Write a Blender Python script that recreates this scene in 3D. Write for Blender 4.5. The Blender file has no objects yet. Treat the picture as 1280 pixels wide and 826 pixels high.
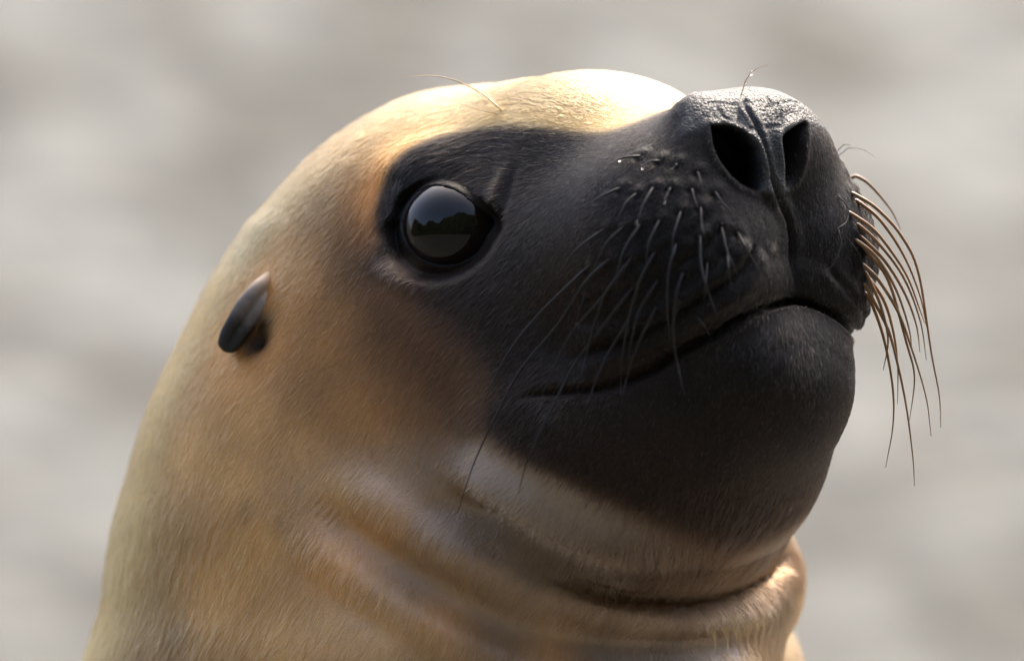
import bpy, bmesh, math
import numpy as np
from mathutils import Vector
from mathutils.bvhtree import BVHTree

# ------------------------------------------------------------------ camera, world, sun, exposure
scene = bpy.context.scene
C = scene.collection
DCAM = 280.0                       # camera to the plane Y=0 in cm; 40 photo pixels per cm there
cam_d = bpy.data.cameras.new('camera')
cam = bpy.data.objects.new('camera', cam_d); C.objects.link(cam)
cam.location = (0, -DCAM*0.01, 0); cam.rotation_euler = (math.radians(90), 0, 0)
cam_d.sensor_width = 36; cam_d.lens = 36*DCAM/32.0
cam_d.clip_start = 0.1; cam_d.clip_end = 200
cam_d.dof.use_dof = True; cam_d.dof.focus_distance = 2.741; cam_d.dof.aperture_fstop = 6.3
scene.camera = cam

SUN_DIR = Vector((0.24, 0.54, 0.80)).normalized()      # towards the sun
world = bpy.data.worlds.new('World'); scene.world = world; world.use_nodes = True
wn = world.node_tree.nodes; wl = world.node_tree.links
sky = wn.new('ShaderNodeTexSky'); sky.sky_type = 'NISHITA'; sky.sun_disc = False; sky.air_density = 1.0; sky.dust_density = 7.0; sky.ozone_density = 0.3
sky.sun_elevation = math.asin(SUN_DIR.z); sky.sun_rotation = math.atan2(SUN_DIR.x, SUN_DIR.y)
wl.new(sky.outputs['Color'], wn['Background'].inputs['Color']); wn['Background'].inputs['Strength'].default_value = 0.15
sun_d = bpy.data.lights.new('sun', 'SUN'); sun_d.energy = 1.0; sun_d.angle = math.radians(10); sun_d.color = (1.0, 0.93, 0.81)
sun = bpy.data.objects.new('sun', sun_d); C.objects.link(sun); sun.rotation_euler = SUN_DIR.to_track_quat('Z', 'Y').to_euler()
sun.location = (0, 0, 5)
scene.view_settings.view_transform = 'Standard'; scene.view_settings.look = 'None'
scene.view_settings.exposure = 2.1; scene.view_settings.gamma = 1.0
scene.render.engine = 'CYCLES'; scene.cycles.use_denoising = True

# ------------------------------------------------------------------ frames
PSI, THETA = math.radians(45), math.radians(20)
F = np.array([math.cos(THETA)*math.cos(PSI), -math.cos(THETA)*math.sin(PSI), math.sin(THETA)])   # forward along the snout
R = np.array([-math.sin(PSI), -math.cos(PSI), 0.0])                                              # the animal's right, towards the camera
U = np.array([-math.sin(THETA)*math.cos(PSI), math.sin(THETA)*math.sin(PSI), math.cos(THETA)])
O = np.array([0.88, 0.0, 3.3])
M3 = np.stack([F, R, U])           # rows
def to_local(P): return (P - O) @ M3.T
def to_world(L): return np.asarray(L, float) @ M3 + O
def mirror(P):
    L = to_local(np.asarray(P, float)); L[..., 1] *= -1
    return to_world(L)
def pix(P):                        # world cm -> photo pixels
    s = DCAM/(P[..., 1] + DCAM)
    return np.stack([640 + 40*P[..., 0]*s, 413 - 40*P[..., 2]*s], -1)

# ------------------------------------------------------------------ the animal's body as a distance field (cm)
def ell(L, c, r):
    q = L - np.array(c); r = np.array(r, float)
    k0 = np.linalg.norm(q/r, axis=-1); k1 = np.linalg.norm(q/(r*r), axis=-1)
    return k0*(k0 - 1.0)/np.maximum(k1, 1e-6)
def cap(L, a, b, ra, rb, sq=(1, 1, 1)):
    sq = np.array(sq, float); Lq = L*sq; a = np.array(a)*sq; b = np.array(b)*sq
    ab = b - a; t = np.clip(((Lq - a) @ ab)/(ab @ ab), 0, 1)
    return np.linalg.norm(Lq - a - t[..., None]*ab, axis=-1) - (ra + (rb - ra)*t)
def smin(a, b, k):
    h = np.maximum(k - np.abs(a - b), 0)/k
    return np.minimum(a, b) - h*h*h*k/6.0
def smax(a, b, k): return -smin(-a, -b, k)

NECK = np.array([  # z, cx, rx, cy, ry
    (6, -3.0, 0.3, 4.5, 0.5), (4, -3.7, 2.2, 4.2, 3.0), (2.5, -3.8, 3.8, 4, 4.6), (1, -3.75, 5.3, 3.8, 6.2), (-2, -3.2, 8.0, 3.4, 8.0), (-5, -2.25, 10.05, 3.2, 9.0),
    (-7, -1.85, 10.9, 3.2, 9.4), (-8.5, -1.9, 11.05, 3.2, 9.7), (-10, -2.4, 11.0, 3.2, 10.0), (-12, -2.8, 11.3, 3.3, 10.2), (-15, -3.3, 11.8, 3.5, 10.6), (-20, -3.8, 13.0, 4.0, 12.0), (-30, -4, 15, 5, 14)])
def cat_rom(P, n=8):
    P = np.vstack([2*P[0] - P[1], P, 2*P[-1] - P[-2]]); out = []
    for i in range(1, len(P) - 2):
        a, b, c, d = P[i-1:i+3]
        for t in np.arange(n)/n: out.append(0.5*((2*b) + (c - a)*t + (2*a - 5*b + 4*c - d)*t*t + (3*b - a - 3*c + d)*t**3))
    return np.array(out + [P[-2]])
NECK = cat_rom(NECK); NECK[:, 2] = np.maximum(NECK[:, 2], 0.2); NECK[:, 4] = np.maximum(NECK[:, 4], 0.2)
def neck(P):
    z = P[..., 2]; zs = NECK[::-1, 0]
    cx, rx, cy, ry = (np.interp(z, zs, NECK[::-1, i]) for i in (1, 2, 3, 4))
    q = np.sqrt(((P[..., 0] - cx)/rx)**2 + ((P[..., 1] - cy)/ry)**2)
    d = (q - 1.0)*np.minimum(rx, ry)*0.95
    return d + 1.2*np.maximum(z - 3.5, 0)

def sdf(P):
    L = to_local(P); A = L.copy(); A[..., 1] = np.abs(A[..., 1])
    d = ell(A, (-4.5, 0, -1.7), (7.6, 7.3, 6.9))                       # skull
    d = smin(d, cap(A, (-2, 0, -0.6), (2.9, 0, -0.42), 5.5, 4.15, (1, 0.95, 1)), 3.0)  # forehead and bridge
    d = smin(d, ell(A, (-1.0, 3.2, -4.2), (5.4, 3.4, 4.4)), 3.0)       # cheeks
    d = smin(d, cap(A, (1.0, 1.0, -3.2), (6.6, 1.6, -3.4), 4.0, 3.6, (1, 0.9, 1)), 2.0)        # muzzle
    d = smin(d, ell(A, (7.0, 2.4, -3.8), (3.0, 2.6, 2.9)), 1.8)        # whisker pads
    d = smin(d, cap(A, (5.6, 0, -1.5), (9.15, 0, -1.0), 2.4, 1.95, (1, 0.64, 1)), 1.8)        # nose
    d = smin(d, cap(A, (-1.0, 0, -7.2), (6.75, 0, -7.6), 4.6, 2.85, (1, 0.78, 1)), 0.9)       # lower jaw
    bag = ell(P, (3.4, -2.4, -3.6), (6.25, 6.6, 4.7))
    d = smin(d, bag, 3.0)
    k = np.clip(2.6 - 0.30*(P[..., 0] + 2), 1.1, 5.0)
    n = smin(neck(P), ell(P, (5.75, 9.5, -12.5), (3.9, 4.0, 5.0)), 0.8)
    h = np.maximum(k - np.abs(d - n), 0)/k
    return np.minimum(d, n) - h*h*h*k/6.0

def surface_nets(f, lo, hi, h):
    ns = [int(round((b - a)/h)) + 1 for a, b in zip(lo, hi)]
    ax = [lo[i] + h*np.arange(ns[i]) for i in range(3)]
    V = np.empty(ns, np.float32)
    for i, x in enumerate(ax[0]):
        Y, Z = np.meshgrid(ax[1], ax[2], indexing='ij')
        V[i] = f(np.stack([np.full_like(Y, x), Y, Z], -1))
    S = V < 0
    nc = [n - 1 for n in ns]
    acc = np.zeros(nc + [3], np.float32); cnt = np.zeros(nc, np.float32)
    for a in range(3):
        b, c = (a + 1) % 3, (a + 2) % 3
        for db in (0, 1):
            for dc in (0, 1):
                s0 = [None]*3; s1 = [None]*3
                s0[a] = slice(0, nc[a]); s1[a] = slice(1, ns[a])
                s0[b] = s1[b] = slice(db, db + nc[b]); s0[c] = s1[c] = slice(dc, dc + nc[c])
                v0, v1 = V[tuple(s0)], V[tuple(s1)]
                m = (v0 < 0) != (v1 < 0)
                t = np.where(m, v0/np.where(m, v0 - v1, 1), 0)
                cnt += m
                acc[..., a] += t*m; acc[..., b] += db*m; acc[..., c] += dc*m
    cells = cnt > 0
    idx = np.full(nc, -1, np.int64); ii = np.argwhere(cells); idx[cells] = np.arange(len(ii))
    verts = (acc[cells]/cnt[cells][:, None] + ii)*h + np.array(lo)
    quads = []
    for a in range(3):
        b, c = (a + 1) % 3, (a + 2) % 3
        s0 = [slice(None)]*3; s1 = [slice(None)]*3
        s0[a] = slice(0, ns[a]-1); s1[a] = slice(1, ns[a])
        e0, e1 = S[tuple(s0)], S[tuple(s1)]
        E = np.argwhere(e0 != e1)
        E = E[(E[:, b] > 0) & (E[:, c] > 0) & (E[:, b] < nc[b]) & (E[:, c] < nc[c])]
        inside0 = S[E[:, 0], E[:, 1], E[:, 2]]
        def cell(ob, oc):
            q = E.copy(); q[:, b] -= ob; q[:, c] -= oc
            return idx[q[:, 0], q[:, 1], q[:, 2]]
        q = np.stack([cell(1, 1), cell(0, 1), cell(0, 0), cell(1, 0)], 1)
        q[~inside0] = q[~inside0][:, ::-1]
        quads.append(q)
    return verts, np.concatenate(quads)

verts, quads = surface_nets(sdf, (-20, -14, -27), (14, 20, 11), 0.25)

# ------------------------------------------------------------------ refine, then carve the creases
def mesh_from(name, V, Q):
    me = bpy.data.meshes.new(name); me.from_pydata((V*0.01).tolist(), [], Q.tolist()); me.update(); return me
def get_co(me):
    a = np.empty(len(me.vertices)*3, np.float32); me.vertices.foreach_get('co', a); return a.reshape(-1, 3).astype(float)*100
def get_no(me):
    a = np.empty(len(me.vertices)*3, np.float32); me.vertex_normals.foreach_get('vector', a); return a.reshape(-1, 3).astype(float)
def set_co(me, V):
    me.vertices.foreach_set('co', (V*0.01).astype(np.float32).ravel()); me.update()

base = mesh_from('base', verts, quads)
tmp = bpy.data.objects.new('refine', base); C.objects.link(tmp)
md = tmp.modifiers.new('sub', 'SUBSURF'); md.levels = md.render_levels = 2
dg = bpy.context.evaluated_depsgraph_get()
body_me = bpy.data.meshes.new_from_object(tmp.evaluated_get(dg)); body_me.name = 'body'
bpy.data.objects.remove(tmp)
V0 = get_co(body_me); N0 = get_no(body_me)
bvh = BVHTree.FromPolygons((verts).tolist(), quads.tolist())
def ray(p):
    """photo pixel -> the point of the surface it shows, and its normal (cm)"""
    o = Vector((0, -DCAM, 0)); d = Vector(((p[0] - 640)/40, DCAM, (413 - p[1])/40)).normalized()
    h, n, i, t = bvh.ray_cast(o, d)
    if h is None:                                # just outside the outline: nearest point of the surface
        h, n, i, t = bvh.find_nearest(o + d*(DCAM - 2))
    return np.array(h), np.array(n)
def spline(pts, n=24):
    P = np.asarray(pts, float); P = np.vstack([2*P[0] - P[1], P, 2*P[-1] - P[-2]])
    out = []
    for i in range(1, len(P) - 2):
        a, b, c, d = P[i-1:i+3]
        for t in np.arange(n)/n:
            out.append(0.5*((2*b) + (c - a)*t + (2*a - 5*b + 4*c - d)*t*t + (3*b - a - 3*c + d)*t**3))
    out.append(P[-2]); return np.array(out)
def line3(pts, n=10):
    h = [ray(p) for p in spline(pts, n)]
    n = np.array([x[1] for x in h]); k = 9; n = np.stack([np.convolve(np.pad(n[:, i], k, mode='edge'), np.ones(2*k + 1)/(2*k + 1), 'valid') for i in range(3)], 1)
    return np.array([x[0] for x in h]), n/np.linalg.norm(n, axis=1)[:, None]
def table(kn, sm):
    xs = np.array([k[0] for k in kn], float); ys = np.array([k[1] for k in kn], float)
    g = np.linspace(xs[0] - 3*sm, xs[-1] + 3*sm, 900); y = np.interp(g, xs, ys)
    dx = g[1] - g[0]; r = int(3*sm/dx) + 1; w = np.exp(-0.5*((np.arange(-r, r + 1)*dx)/sm)**2); w /= w.sum()
    return g, np.convolve(np.pad(y, r, mode='edge'), w, 'valid')
def near_line(V, L, LN):
    """signed distance (positive on the upper side of a line drawn left to right) and position 0..1 along it"""
    T = np.gradient(L, axis=0); T /= np.linalg.norm(T, axis=1)[:, None] + 1e-9
    B = np.cross(LN, T)
    s = np.empty(len(V)); t = np.empty(len(V)); dist = np.empty(len(V))
    for a in range(0, len(V), 20000):
        D = V[a:a+20000, None, :] - L[None]; q = (D*D).sum(-1); j = q.argmin(1)
        dj = D[np.arange(len(j)), j]; dist[a:a+20000] = np.sqrt(q[np.arange(len(j)), j])
        al = (dj*T[j]).sum(-1); sg = np.sign((dj*B[j]).sum(-1)); s[a:a+20000] = sg*np.sqrt(np.maximum(q[np.arange(len(j)), j] - al*al, 0))
        t[a:a+20000] = j/(len(L) - 1.0); dist[a:a+20000] = np.exp(-(np.maximum(np.abs(al) - 0.15, 0)/0.3)**2)
    return s, t, dist
DISP = np.zeros(len(V0))
def crease(pts, kn, sm=0.05, ends=((0, 0), (0.15, 1), (0.85, 1), (1, 0)), sym=False, scale=1.0):
    L, LN = line3(pts)
    g, y = table(kn, sm)
    todo = [(L, LN, 1)]
    if sym:
        ML = mirror(L); MN = mirror(O + LN) - O; todo.append((ML[::-1], MN[::-1], -1))
    for A, AN, sgn in todo:
        m = max(abs(g[0]), abs(g[-1])) + 0.05
        sel = np.where(((V0 > A.min(0) - m) & (V0 < A.max(0) + m)).all(1))[0]
        s, t, d = near_line(V0[sel], A, AN)
        if sgn < 0: t = 1 - t
        w = np.interp(t, [e[0] for e in ends], [e[1] for e in ends]); w = w*w*(3 - 2*w)
        DISP[sel] += scale*w*d*np.interp(s, g, y)
def bump(p, amp, rad, sym=False):
    c, n = ray(p)
    for q in ([c, mirror(c)] if sym else [c]):
        sel = np.where((np.abs(V0 - q) < rad*2.6).all(1))[0]
        DISP[sel] += amp*np.exp(-((V0[sel] - q)**2).sum(1)/rad**2)

MOUTH = [(640, 499), (680, 491), (749, 485), (814, 463), (850, 438), (897, 413), (928, 394), (963, 380), (1001, 379), (1036, 393), (1060, 413), (1076, 435), (1082, 450)]
crease(MOUTH, [(-1.5, 0), (-0.8, 0.10), (-0.20, 0.22), (-0.06, -0.30), (0, -0.55), (0.05, -0.30), (0.22, 0.22), (0.7, 0.20), (1.4, 0)], 0.05, ((0, 0), (0.08, 0.45), (0.3, 0.65), (0.55, 1), (1, 1)))
crease([(945, 300), (936, 322), (916, 347), (869, 376), (814, 409), (760, 430), (705, 452)], [(-0.9, 0), (-0.35, 0.26), (-0.1, 0.12), (0, -0.20), (0.1, 0.05), (0.45, 0.22), (1.0, 0)], 0.055)
crease([(1030, 330), (1050, 355), (1068, 380), (1080, 400)], [(-0.5, 0), (-0.2, 0.06), (0, -0.08), (0.2, 0.06), (0.6, 0)], 0.06)
for k, a in ((1, 0.05), (2, 0.045), (3, 0.035)):                     # folds between the whisker rows
    crease([(925 - 8*k, 318 - 30*k + 18), (880, 352 - 32*k + 22), (820, 388 - 30*k + 20), (765, 405 - 28*k + 18), (715, 425 - 26*k + 10)],
           [(-0.45, 0), (-0.2, a), (0, -a), (0.2, a), (0.45, 0)], 0.07)
# midline of nose and lip
crease([(928, 118), (932, 134), (944, 156), (955, 185), (962, 215), (967, 240)], [(-0.36, 0), (-0.15, 0.10), (-0.06, 0.04), (0, -0.17), (0.06, 0.04), (0.15, 0.10), (0.36, 0)], 0.03, ((0, 1.5), (0.3, 1), (1, 1)))
crease([(967, 238), (975, 255), (983, 275), (987, 300), (986, 330), (984, 360)], [(-0.6, 0), (-0.25, 0.08), (-0.08, -0.02), (0, -0.24), (0.08, -0.02), (0.25, 0.08), (0.6, 0)], 0.035, ((0, 0.7), (0.3, 1), (0.7, 0.8), (1, 0)))
# throat
crease([(520, 612), (580, 635), (640, 662), (700, 690), (770, 712), (850, 725)], [(-2.0, 0), (-1.1, 0.55), (-0.6, 0.10), (0, -0.75), (0.5, 0.10), (1.0, 0.75), (2.0, 0)], 0.25, ((0, 0), (0.3, 1), (0.7, 0.9), (1, 0)))
crease([(670, 708), (720, 722), (775, 735), (830, 743), (885, 741), (930, 727), (960, 712), (985, 692)], [(-1.4, 0), (-0.7, 0.22), (-0.2, 0.06), (-0.05, -0.35), (0, -0.5), (0.05, -0.3), (0.3, 0.25), (0.9, 0.22), (1.8, 0)], 0.06, ((0, 0), (0.25, 1), (0.8, 1), (1, 0.1)))
crease([(380, 610), (450, 670), (540, 730), (650, 785), (780, 808), (900, 806), (980, 780)], [(-1.9, 0), (-1.1, 0.40), (0, -0.48), (1.0, 0.40), (1.9, 0)], 0.25)
# face: fold in front of the eye, crease under the lid, brow
crease([(652, 196), (640, 222), (628, 255), (618, 285), (600, 318)], [(-0.9, 0), (-0.35, 0.06), (0, -0.14), (0.35, 0.0), (1.0, 0)], 0.07, ((0, 0), (0.45, 1), (0.7, 1), (1, 0)), True)
crease([(478, 305), (492, 318), (512, 335), (540, 345), (575, 345)], [(-0.9, 0), (-0.4, 0.14), (0, -0.12), (0.3, 0.06), (0.6, 0)], 0.06, ((0, 0), (0.35, 1), (0.6, 0.7), (1, 0)), True)
crease([(470, 240), (486, 210), (520, 194), (560, 192), (595, 200)], [(-1.2, 0), (-0.4, 0.13), (0.2, 0.12), (1.1, 0)], 0.2, ((0, 0), (0.3, 1), (0.7, 1), (1, 0)), True)
# nose wings and the two pillars between the nostrils
crease([(905, 162), (925, 164), (944, 178), (954, 205), (958, 238)], [(-0.24, 0), (0, 0.13), (0.24, 0)], 0.04, ((0, 0.3), (0.2, 1), (1, 1)))
crease([(1000, 150), (982, 158), (972, 172), (976, 205), (974, 238)], [(-0.22, 0), (0, 0.12), (0.22, 0)], 0.04, ((0, 0.3), (0.2, 1), (1, 1)))
bump((866, 132), 0.32, 0.8); bump((975, 128), 0.15, 0.8)
for ln in ([(921, 129), (924, 150), (922, 163)], [(884, 135), (902, 131), (923, 132)], [(928, 124), (940, 134), (943, 148)], [(920, 168), (937, 162), (948, 163)],
           [(951, 163), (966, 158), (978, 161)], [(968, 129), (974, 143), (977, 159)], [(971, 135), (988, 130), (1002, 131)], [(897, 137), (904, 146), (916, 152)], [(955, 120), (962, 135), (968, 131)]):
    crease(ln, [(-0.16, 0), (-0.07, 0.012), (0, -0.055), (0.07, 0.012), (0.16, 0)], 0.022)   # cracks of the nose leather
bump((650, 104), 0.28, 1.7); bump((795, 100), -0.20, 1.2); bump((275, 300), -0.18, 2.0)
bump((320, 424), -0.30, 0.42, True)
NEAR = [
 [(775, 235), (749, 247), (731, 262)], [(795, 242), (782, 255), (771, 275)], [(816, 235), (804, 256), (796, 278)], [(755, 287), (720, 313), (692, 351)], [(778, 285), (756, 307), (738, 347)],
 [(800, 281), (778, 318), (769, 365)], [(824, 276), (811, 304), (807, 336)], [(851, 265), (842, 293), (840, 318)], [(736, 333), (673, 394), (633, 445), (604, 504)],
 [(762, 324), (731, 354), (698, 405), (651, 462), (620, 520), (592, 580), (572, 641)], [(791, 360), (758, 402), (720, 453), (690, 510), (661, 570), (648, 616)],
 [(789, 324), (771, 347), (749, 376), (720, 409), (698, 445), (673, 504)], [(818, 316), (800, 351), (787, 395), (778, 445), (776, 489)], [(845, 305), (836, 340), (834, 384), (838, 431)],
 [(822, 351), (800, 387), (789, 427), (785, 467)], [(853, 342), (844, 376), (842, 424), (851, 475), (856, 495)], [(820, 385), (800, 424), (785, 467), (778, 500)], [(789, 395), (764, 435), (745, 475), (735, 505)],
 [(758, 364), (742, 409), (731, 453), (720, 493)], [(876, 260), (877, 282), (882, 299)], [(875, 295), (876, 329), (884, 362), (897, 396)], [(902, 285), (909, 315), (922, 344)], [(884, 329), (882, 355), (880, 378)],
 [(909, 318), (911, 340), (915, 362)], [(922, 291), (935, 315), (952, 340)], [(894, 240), (904, 255), (931, 280)], [(865, 236), (868, 249), (873, 262)], [(872, 215), (875, 224), (878, 234)], [(838, 235), (834, 243), (831, 251)],
 [(800, 195), (777, 198), (762, 206)], [(824, 201), (812, 202), (803, 208)], [(846, 205), (842, 210), (838, 213)], [(731, 372), (722, 400), (721, 440)], [(849, 375), (846, 390), (840, 405)], [(869, 395), (884, 412), (889, 424)]]
for i_, w_ in enumerate(NEAR):                             # the follicles: a small swelling with a pit where the whisker leaves it
    bump((w_[0][0] + 5, w_[0][1] - 5), 0.055, 0.20, True); bump((w_[0][0] - 3, w_[0][1] + 4), -0.05, 0.11, True)
V1 = V0 + DISP[:, None]*N0

def frame(p, turn=0.0):
    c, n = ray(p); n = n*(1 - turn) + np.array([0, -1.0, 0])*turn; n /= np.linalg.norm(n); ex = np.cross(np.array([0, 0, 1.0]), n); ex /= np.linalg.norm(ex); ey = np.cross(n, ex)
    return c, n, ex, ey                                   # ex runs to the right in the picture, ey up
def poly_sd(q, poly):
    """signed distance to a closed polygon (negative inside)"""
    P = np.asarray(poly); Q = np.roll(P, -1, 0)
    d = np.full(len(q), 1e9); ins = np.zeros(len(q), bool)
    for a, b in zip(P, Q):
        e = b - a; w = q - a; t = np.clip((w @ e)/(e @ e + 1e-12), 0, 1)
        d = np.minimum(d, np.linalg.norm(w - t[:, None]*e, axis=1))
        c = ((a[1] <= q[:, 1]) != (b[1] <= q[:, 1])); xx = a[0] + (q[:, 1] - a[1])/(b[1] - a[1] if b[1] != a[1] else 1e-9)*e[0]
        ins ^= c & (q[:, 0] < xx)
    return np.where(ins, -d, d)
def sstep(x, a, b):
    t = np.clip((x - a)/(b - a), 0, 1); return t*t*(3 - 2*t)

# ---- nostrils
NOSTRILS = []
def nostril(poly, centre, depth, lean):
    global V1
    NOSTRILS.append((poly, centre))
    c, n, ex, ey = frame(centre)
    P3 = np.array([ray(p)[0] for p in spline(poly + [poly[0]], 6)[:-1]]); P2 = np.stack([(P3 - c) @ ex, (P3 - c) @ ey], 1)
    sel = np.where((np.abs(V1 - c) < 3.0).all(1) & (N0 @ n > 0.1))[0]
    q = np.stack([(V1[sel] - c) @ ex, (V1[sel] - c) @ ey], 1)
    sd = poly_sd(q, P2)
    w = sstep(-sd, -0.05, 0.22); rim = 0.05*np.exp(-((sd - 0.12)/0.12)**2)
    V1[sel] += (w*depth)[:, None]*(-n + lean[0]*ex + lean[1]*ey) + rim[:, None]*n
nostril([(889, 158), (912, 158), (930, 168), (943, 186), (950, 212), (949, 236), (928, 230), (908, 211), (895, 188)], (920, 195), 1.7, (0.1, 0.2))
nostril([(976, 172), (988, 162), (1006, 154), (1007, 178), (1003, 205), (994, 226), (981, 232), (979, 205)], (992, 192), 1.4, (-0.25, 0.2))

# ---- eye sockets: lids wrapped round an eyeball
EYE = [(500, 277), (505, 254), (521, 239), (545, 233), (572, 240), (594, 256), (611, 268), (602, 287), (590, 307), (570, 321), (548, 326), (525, 320), (508, 302)]
EC = (551, 281); ER = 1.62
ec, en, ex, ey = frame(EC, 0.55)
P3 = np.array([ray(p)[0] for p in spline(EYE + [EYE[0]], 6)[:-1]]); EP2 = np.stack([(P3 - ec) @ ex, (P3 - ec) @ ey], 1)
c2 = (EP2.min(0) + EP2.max(0))/2 + np.array([0.04, 0]); ec = ec + c2[0]*ex + c2[1]*ey; EP2 = EP2 - c2; ER = 1.16*float(np.abs(EP2).max()); print('eye radius', ER)
eh0 = 0.24 - ER                                          # height of the eyeball's centre over the skin
eye_centre = ec + eh0*en
def socket(mir):
    global V1
    W = mirror(V1) if mir else V1
    sel = np.where((np.abs(W - ec) < 3.2).all(1) & (to_local(W)[:, 1] > 1.0))[0]
    D = W[sel] - ec; q = np.stack([D @ ex, D @ ey], 1); h = D @ en
    sd = poly_sd(q, EP2); rr = np.linalg.norm(q, axis=1)
    hs = eh0 + np.sqrt(np.maximum(ER**2 - np.minimum(rr, ER*0.985)**2, 0))
    lid = hs + 0.05 + (0.02 + 0.05*sstep(-q[:, 1], -0.2, 0.5))*np.exp(-((sd - 0.16)/0.12)**2)
    w = sstep(-sd, -(0.38 + 0.47*sstep(-q[:, 1], -0.5, 0.3)), -0.08)                     # the upper lid tucks in under the brow
    h2 = h*(1 - w) + np.maximum(lid, h - 0.9)*w
    inn = sstep(-sd, -0.01, 0.07)
    h2 = h2*(1 - inn) + (hs - 0.3)*inn
    W2 = W[sel] + (h2 - h)[:, None]*en
    V1[sel] = mirror(W2) if mir else W2
socket(False); socket(True)

# ------------------------------------------------------------------ pigment and hair direction, carried by the skin
K = (0.0052, 0.0042, 0.0040); K2 = (0.017, 0.0095, 0.0065); B1 = (0.065, 0.031, 0.014); B2 = (0.16, 0.076, 0.031); T = (0.57, 0.262, 0.076); T2 = (0.57, 0.315, 0.112)
CR = (0.46, 0.30, 0.115); OL = (0.44, 0.285, 0.098); GR = (0.16, 0.125, 0.10)
PIG = [(CR, [(740, 112), (760, 118), (785, 110), (720, 125), (800, 118), (815, 126), (560, 128), (650, 108), (760, 104), (850, 106), (900, 113), (640, 140), (700, 146), (760, 148), (800, 136), (580, 144), (540, 155), (500, 160), (460, 170), (430, 190), (835, 112)]),
       ((0.46, 0.31, 0.12), [(400, 215), (365, 245), (480, 190), (450, 225), (420, 250)]),
       ((0.42, 0.33, 0.16), [(330, 270), (300, 310), (345, 262)]),
       (T, [(452, 270), (440, 310), (400, 300), (395, 350), (370, 380), (430, 390), (300, 470), (340, 430), (410, 430), (445, 500), (470, 540), (330, 340), (290, 420), (500, 640), (450, 680), (560, 770), (420, 720), (1005, 700), (1000, 750), (1000, 815), (690, 812)]),
       (T2, [(350, 300), (380, 330), (320, 520), (380, 560), (300, 600), (420, 610), (330, 680), (420, 780), (280, 740), (360, 800), (240, 560), (480, 600), (470, 800)]),
       (OL, [(250, 400), (215, 470), (190, 540), (170, 620), (150, 700), (120, 810), (270, 360)]),
       (B2, [(468, 350)]),
       ((0.34, 0.18, 0.072), [(448, 400), (460, 475), (490, 530)]),
       ((0.060, 0.031, 0.016), [(600, 440), (605, 490), (560, 400)]), ((0.16, 0.080, 0.035), [(555, 440), (565, 495), (510, 390)]), ((0.33, 0.175, 0.070), [(500, 450), (515, 500), (470, 385), (540, 535)]),
       ((0.24, 0.17, 0.115), [(600, 592), (500, 575), (560, 575)]), ((0.17, 0.115, 0.075), [(690, 640), (640, 615)]),
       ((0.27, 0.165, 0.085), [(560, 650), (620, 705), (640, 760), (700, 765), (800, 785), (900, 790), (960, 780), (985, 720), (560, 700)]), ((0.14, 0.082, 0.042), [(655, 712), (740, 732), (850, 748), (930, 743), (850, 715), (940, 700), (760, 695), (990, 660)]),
       (K2, [(650, 420), (660, 470), (670, 530), (700, 570), (800, 610), (900, 640), (980, 630), (1030, 580), (740, 290), (700, 350), (720, 330), (900, 700), (800, 680)]),
       (K, [(510, 290), (520, 225), (870, 122), (600, 240), (640, 250), (700, 230), (640, 320), (580, 345), (530, 335), (760, 230), (820, 230), (880, 250), (950, 270), (1030, 250), (1060, 320), (1080, 370), (1000, 340), (900, 330), (830, 360), (780, 420), (700, 470), (680, 430), (760, 520), (850, 500), (950, 440), (1040, 450), (1000, 540), (900, 560), (960, 130), (1000, 140), (880, 590), (790, 560), (1040, 190), (800, 300), (1080, 300)])]
def edge(line, off, inside, outs):
    """pigment on either side of a boundary: OUTS runs along it; the inside lies to the right of the drawing direction"""
    q = spline(line, 6); d = np.gradient(q, axis=0); d /= np.linalg.norm(d, axis=1)[:, None]; n = np.stack([-d[:, 1], d[:, 0]], 1)
    for i, (p, m) in enumerate(zip(q, n)):
        t = i/(len(q) - 1.0)*(len(outs) - 1); j = min(int(t), len(outs) - 2); c = tuple(np.array(outs[j])*(1 - t + j) + np.array(outs[j + 1])*(t - j))
        PIG.append((inside, [tuple(p + m*off)], 0.05)); PIG.append((c, [tuple(p - m*off)], 0.05))
edge([(478, 300), (474, 270), (480, 240), (494, 212), (518, 190), (555, 174), (600, 165), (650, 162), (700, 166), (750, 168), (790, 156), (820, 140), (846, 121)], 13, K, [B2, (0.50, 0.20, 0.05), (0.52, 0.27, 0.08), CR, CR, CR, CR])
edge([(1003, 650), (960, 670), (900, 664), (840, 646), (780, 624), (720, 600), (660, 568), (615, 542)], 30, K2, [B1, B1, (0.09, 0.055, 0.033), (0.13, 0.085, 0.055), (0.20, 0.135, 0.085), (0.26, 0.17, 0.10)])
edge([(622, 528), (628, 495), (615, 460), (588, 425), (548, 388), (512, 354)], 46, (0.016, 0.010, 0.007), [(0.10, 0.056, 0.030), (0.085, 0.043, 0.021), (0.085, 0.042, 0.020), (0.11, 0.053, 0.024)])
PIG.append(((0.24, 0.125, 0.055), [(548, 512), (528, 470), (500, 430), (470, 395), (560, 545)], 0.35)); PIG.append(((0.38, 0.195, 0.075), [(505, 535), (480, 490), (450, 440), (430, 400)], 0.9))
pp, pc = [], []
pe = []
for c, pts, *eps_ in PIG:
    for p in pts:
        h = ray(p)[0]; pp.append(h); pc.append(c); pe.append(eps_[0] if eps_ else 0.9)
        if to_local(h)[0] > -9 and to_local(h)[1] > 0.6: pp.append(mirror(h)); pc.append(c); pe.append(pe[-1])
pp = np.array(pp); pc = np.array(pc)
rng = np.random.default_rng(4)
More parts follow.
